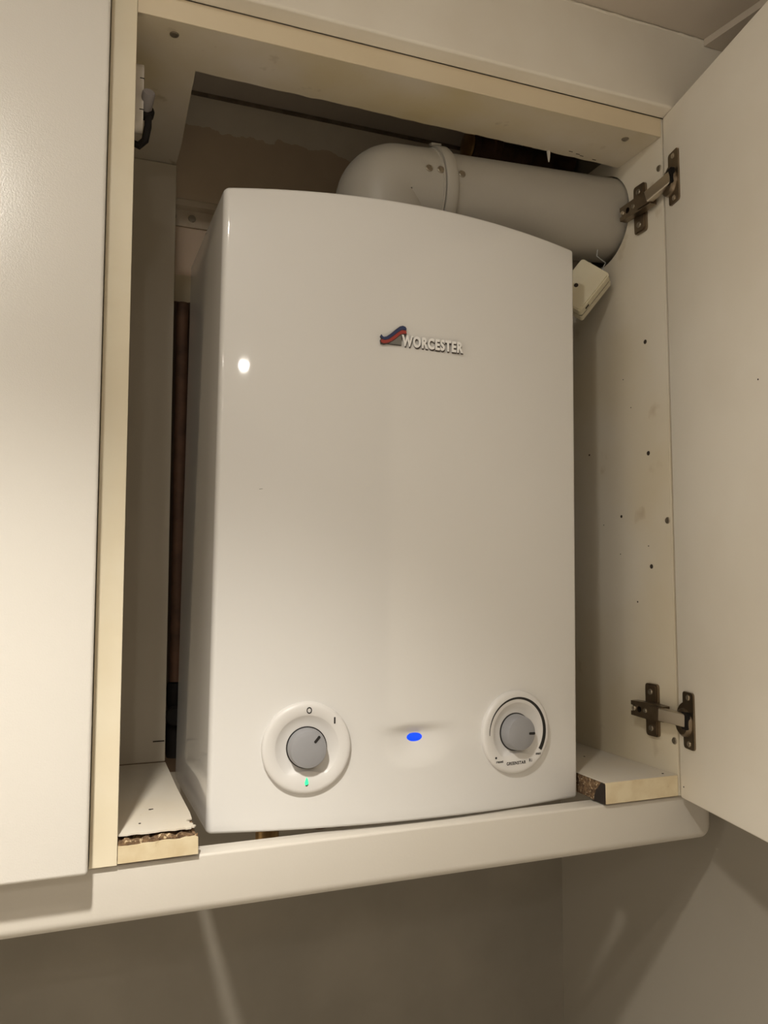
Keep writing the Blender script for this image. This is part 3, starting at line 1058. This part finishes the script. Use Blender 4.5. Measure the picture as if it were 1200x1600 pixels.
cv = thing('copper_pipe', 'brown vertical copper pipe in the dark gap between boxing and boiler', 'pipe', (.002, .236, .1))
build('tube', Mb().tube([(.0015, .2375, .106), (.0015, .2375, .30), (.0015, .2375, .556)], .0075, 16), 'copper', cv)
va = thing('isolation_valve', 'black valve body with a round cap in the dark gap beside the boiler', 'valve', (.001, .2355, .03))
build('body', Mb().lathe([(.0088, .020), (.0098, .024), (.0098, .052), (.0085, .060), (.0085, .082), (.0100, .085), (.0100, .100), (.0085, .1045)],
                         Matrix.Translation((.0012, .2365, 0)), 24), 'dark', va)
build('cap', Mb().lathe([(.0105, 0), (.0105, .006), (.0088, .0085), (.0035, .0088)], frame((.0005, .2270, .068), (-.25, -1, 0)), 28), 'dark', va)
build('cap_ring', Mb().lathe([(.0115, -.001), (.0115, .0025)], frame((.0005, .2270, .068), (-.25, -1, 0)), 28), 'dark', va)

wb = thing('mounting_bracket', 'painted steel boiler hanging rail screwed to the wall above the boxing gap', 'bracket', (.10, YW - .004, .655))
build('rail', Mb().prism([(YW - .0006, .6560), (YW - .0030, .6560), (YW - .0040, .6590), (YW - .0040, .6760), (YW - .0100, .6795), (YW - .0100, .6870), (YW - .0080, .6885), (YW - .0006, .6800)],
                         'x', -.0100, .30), 'bracket', wb)
build('screw', screw_mb((.0118, YW - .0042, .6665), (0, -1, 0), .0046, .0016), 'screw', wb)
build('slot', Mb().prism(rrect(-.0098, -.0075, .6640, .6690, .001, 2), 'y', YW - .0046, YW - .0036), 'hole', wb)

# junction box hanging askew from its cable in front of the side panel, its face turned towards the room
fwd = fw
rgt = Vector((math.cos(YAW), -math.sin(YAW), 0))
upv = rgt.cross(fwd)
JC = Vector((.4385, .0470, .5735))                       # centre of the lid
d_tr = (rgt * -41 + upv * 28).normalized()              # from the lower right edge towards the upper left one
nrm = (-fwd + d_tr * .42).normalized()
ev = (rgt * -46 - upv * 57)
ev = (ev - nrm * ev.dot(nrm)).normalized()              # along the long edge, downwards
eu = nrm.cross(ev)
jm = Matrix((ev, eu, nrm)).transposed().to_4x4()
jm.translation = JC
s_ = 1 if eu.dot(d_tr) < 0 else -1                      # side of the visible lower right edge
HL, HS = .0285, .0205
jb = thing('junction_box', 'ivory plastic junction box hanging askew under the flue beside the boiler', 'junction box', JC)
build('base', Mb().prism(rrect(-HL, HL, -HS, HS, .003), 'z', -.0265, -.0165, mtx=jm), 'jbox', jb)
build('gap', Mb().prism(rrect(-HL + .0010, HL - .0010, -HS + .0010, HS - .0010, .003), 'z', -.0168, -.0135, mtx=jm), 'dark', jb)
lid = build('lid', Mb().prism(rrect(-HL + .0003, HL - .0003, -HS + .0003, HS - .0003, .004), 'z', -.0138, -.0022, mtx=jm)
            .prism(rrect(-HL + .0018, HL - .0018, -HS + .0018, HS - .0018, .004), 'z', -.0022, 0, mtx=jm), 'jbox', jb)
build('screw_hole', Mb().lathe([(.0026, -.0003), (.0026, .0003)], jm @ Matrix.Translation((.004, -s_ * .004, 0)), 18), 'hole', lid)
build('knockout_slot', Mb().prism(rrect(.0130, .0190, s_ * (HS - .0003) - .0006, s_ * (HS - .0003) + .0006, .0004, 2), 'z', -.0105, -.0075, mtx=jm), 'hole', lid)
q0 = jm @ Vector((-HL + .001, s_ * .006, -.012))
build('wire', Mb().tube([q0, q0 + upv * .006 + rgt * .003, q0 + upv * .011 + rgt * .005 - fwd * .004, q0 + upv * .013 - rgt * .002 - fwd * .010,
                         q0 + upv * .016 - rgt * .008 - fwd * .014, q0 + upv * .023 - rgt * .0075 - fwd * .016], .0006, 6), 'wire', jb)
build('cable', Mb().tube([q0 + rgt * .002, q0 + upv * .004 + rgt * .003, q0 + upv * .007 + rgt * .004 + fwd * .006, q0 + upv * .005 + fwd * .03, q0 + Vector((0, .09, -.01))], .0019, 8), 'wire', jb)
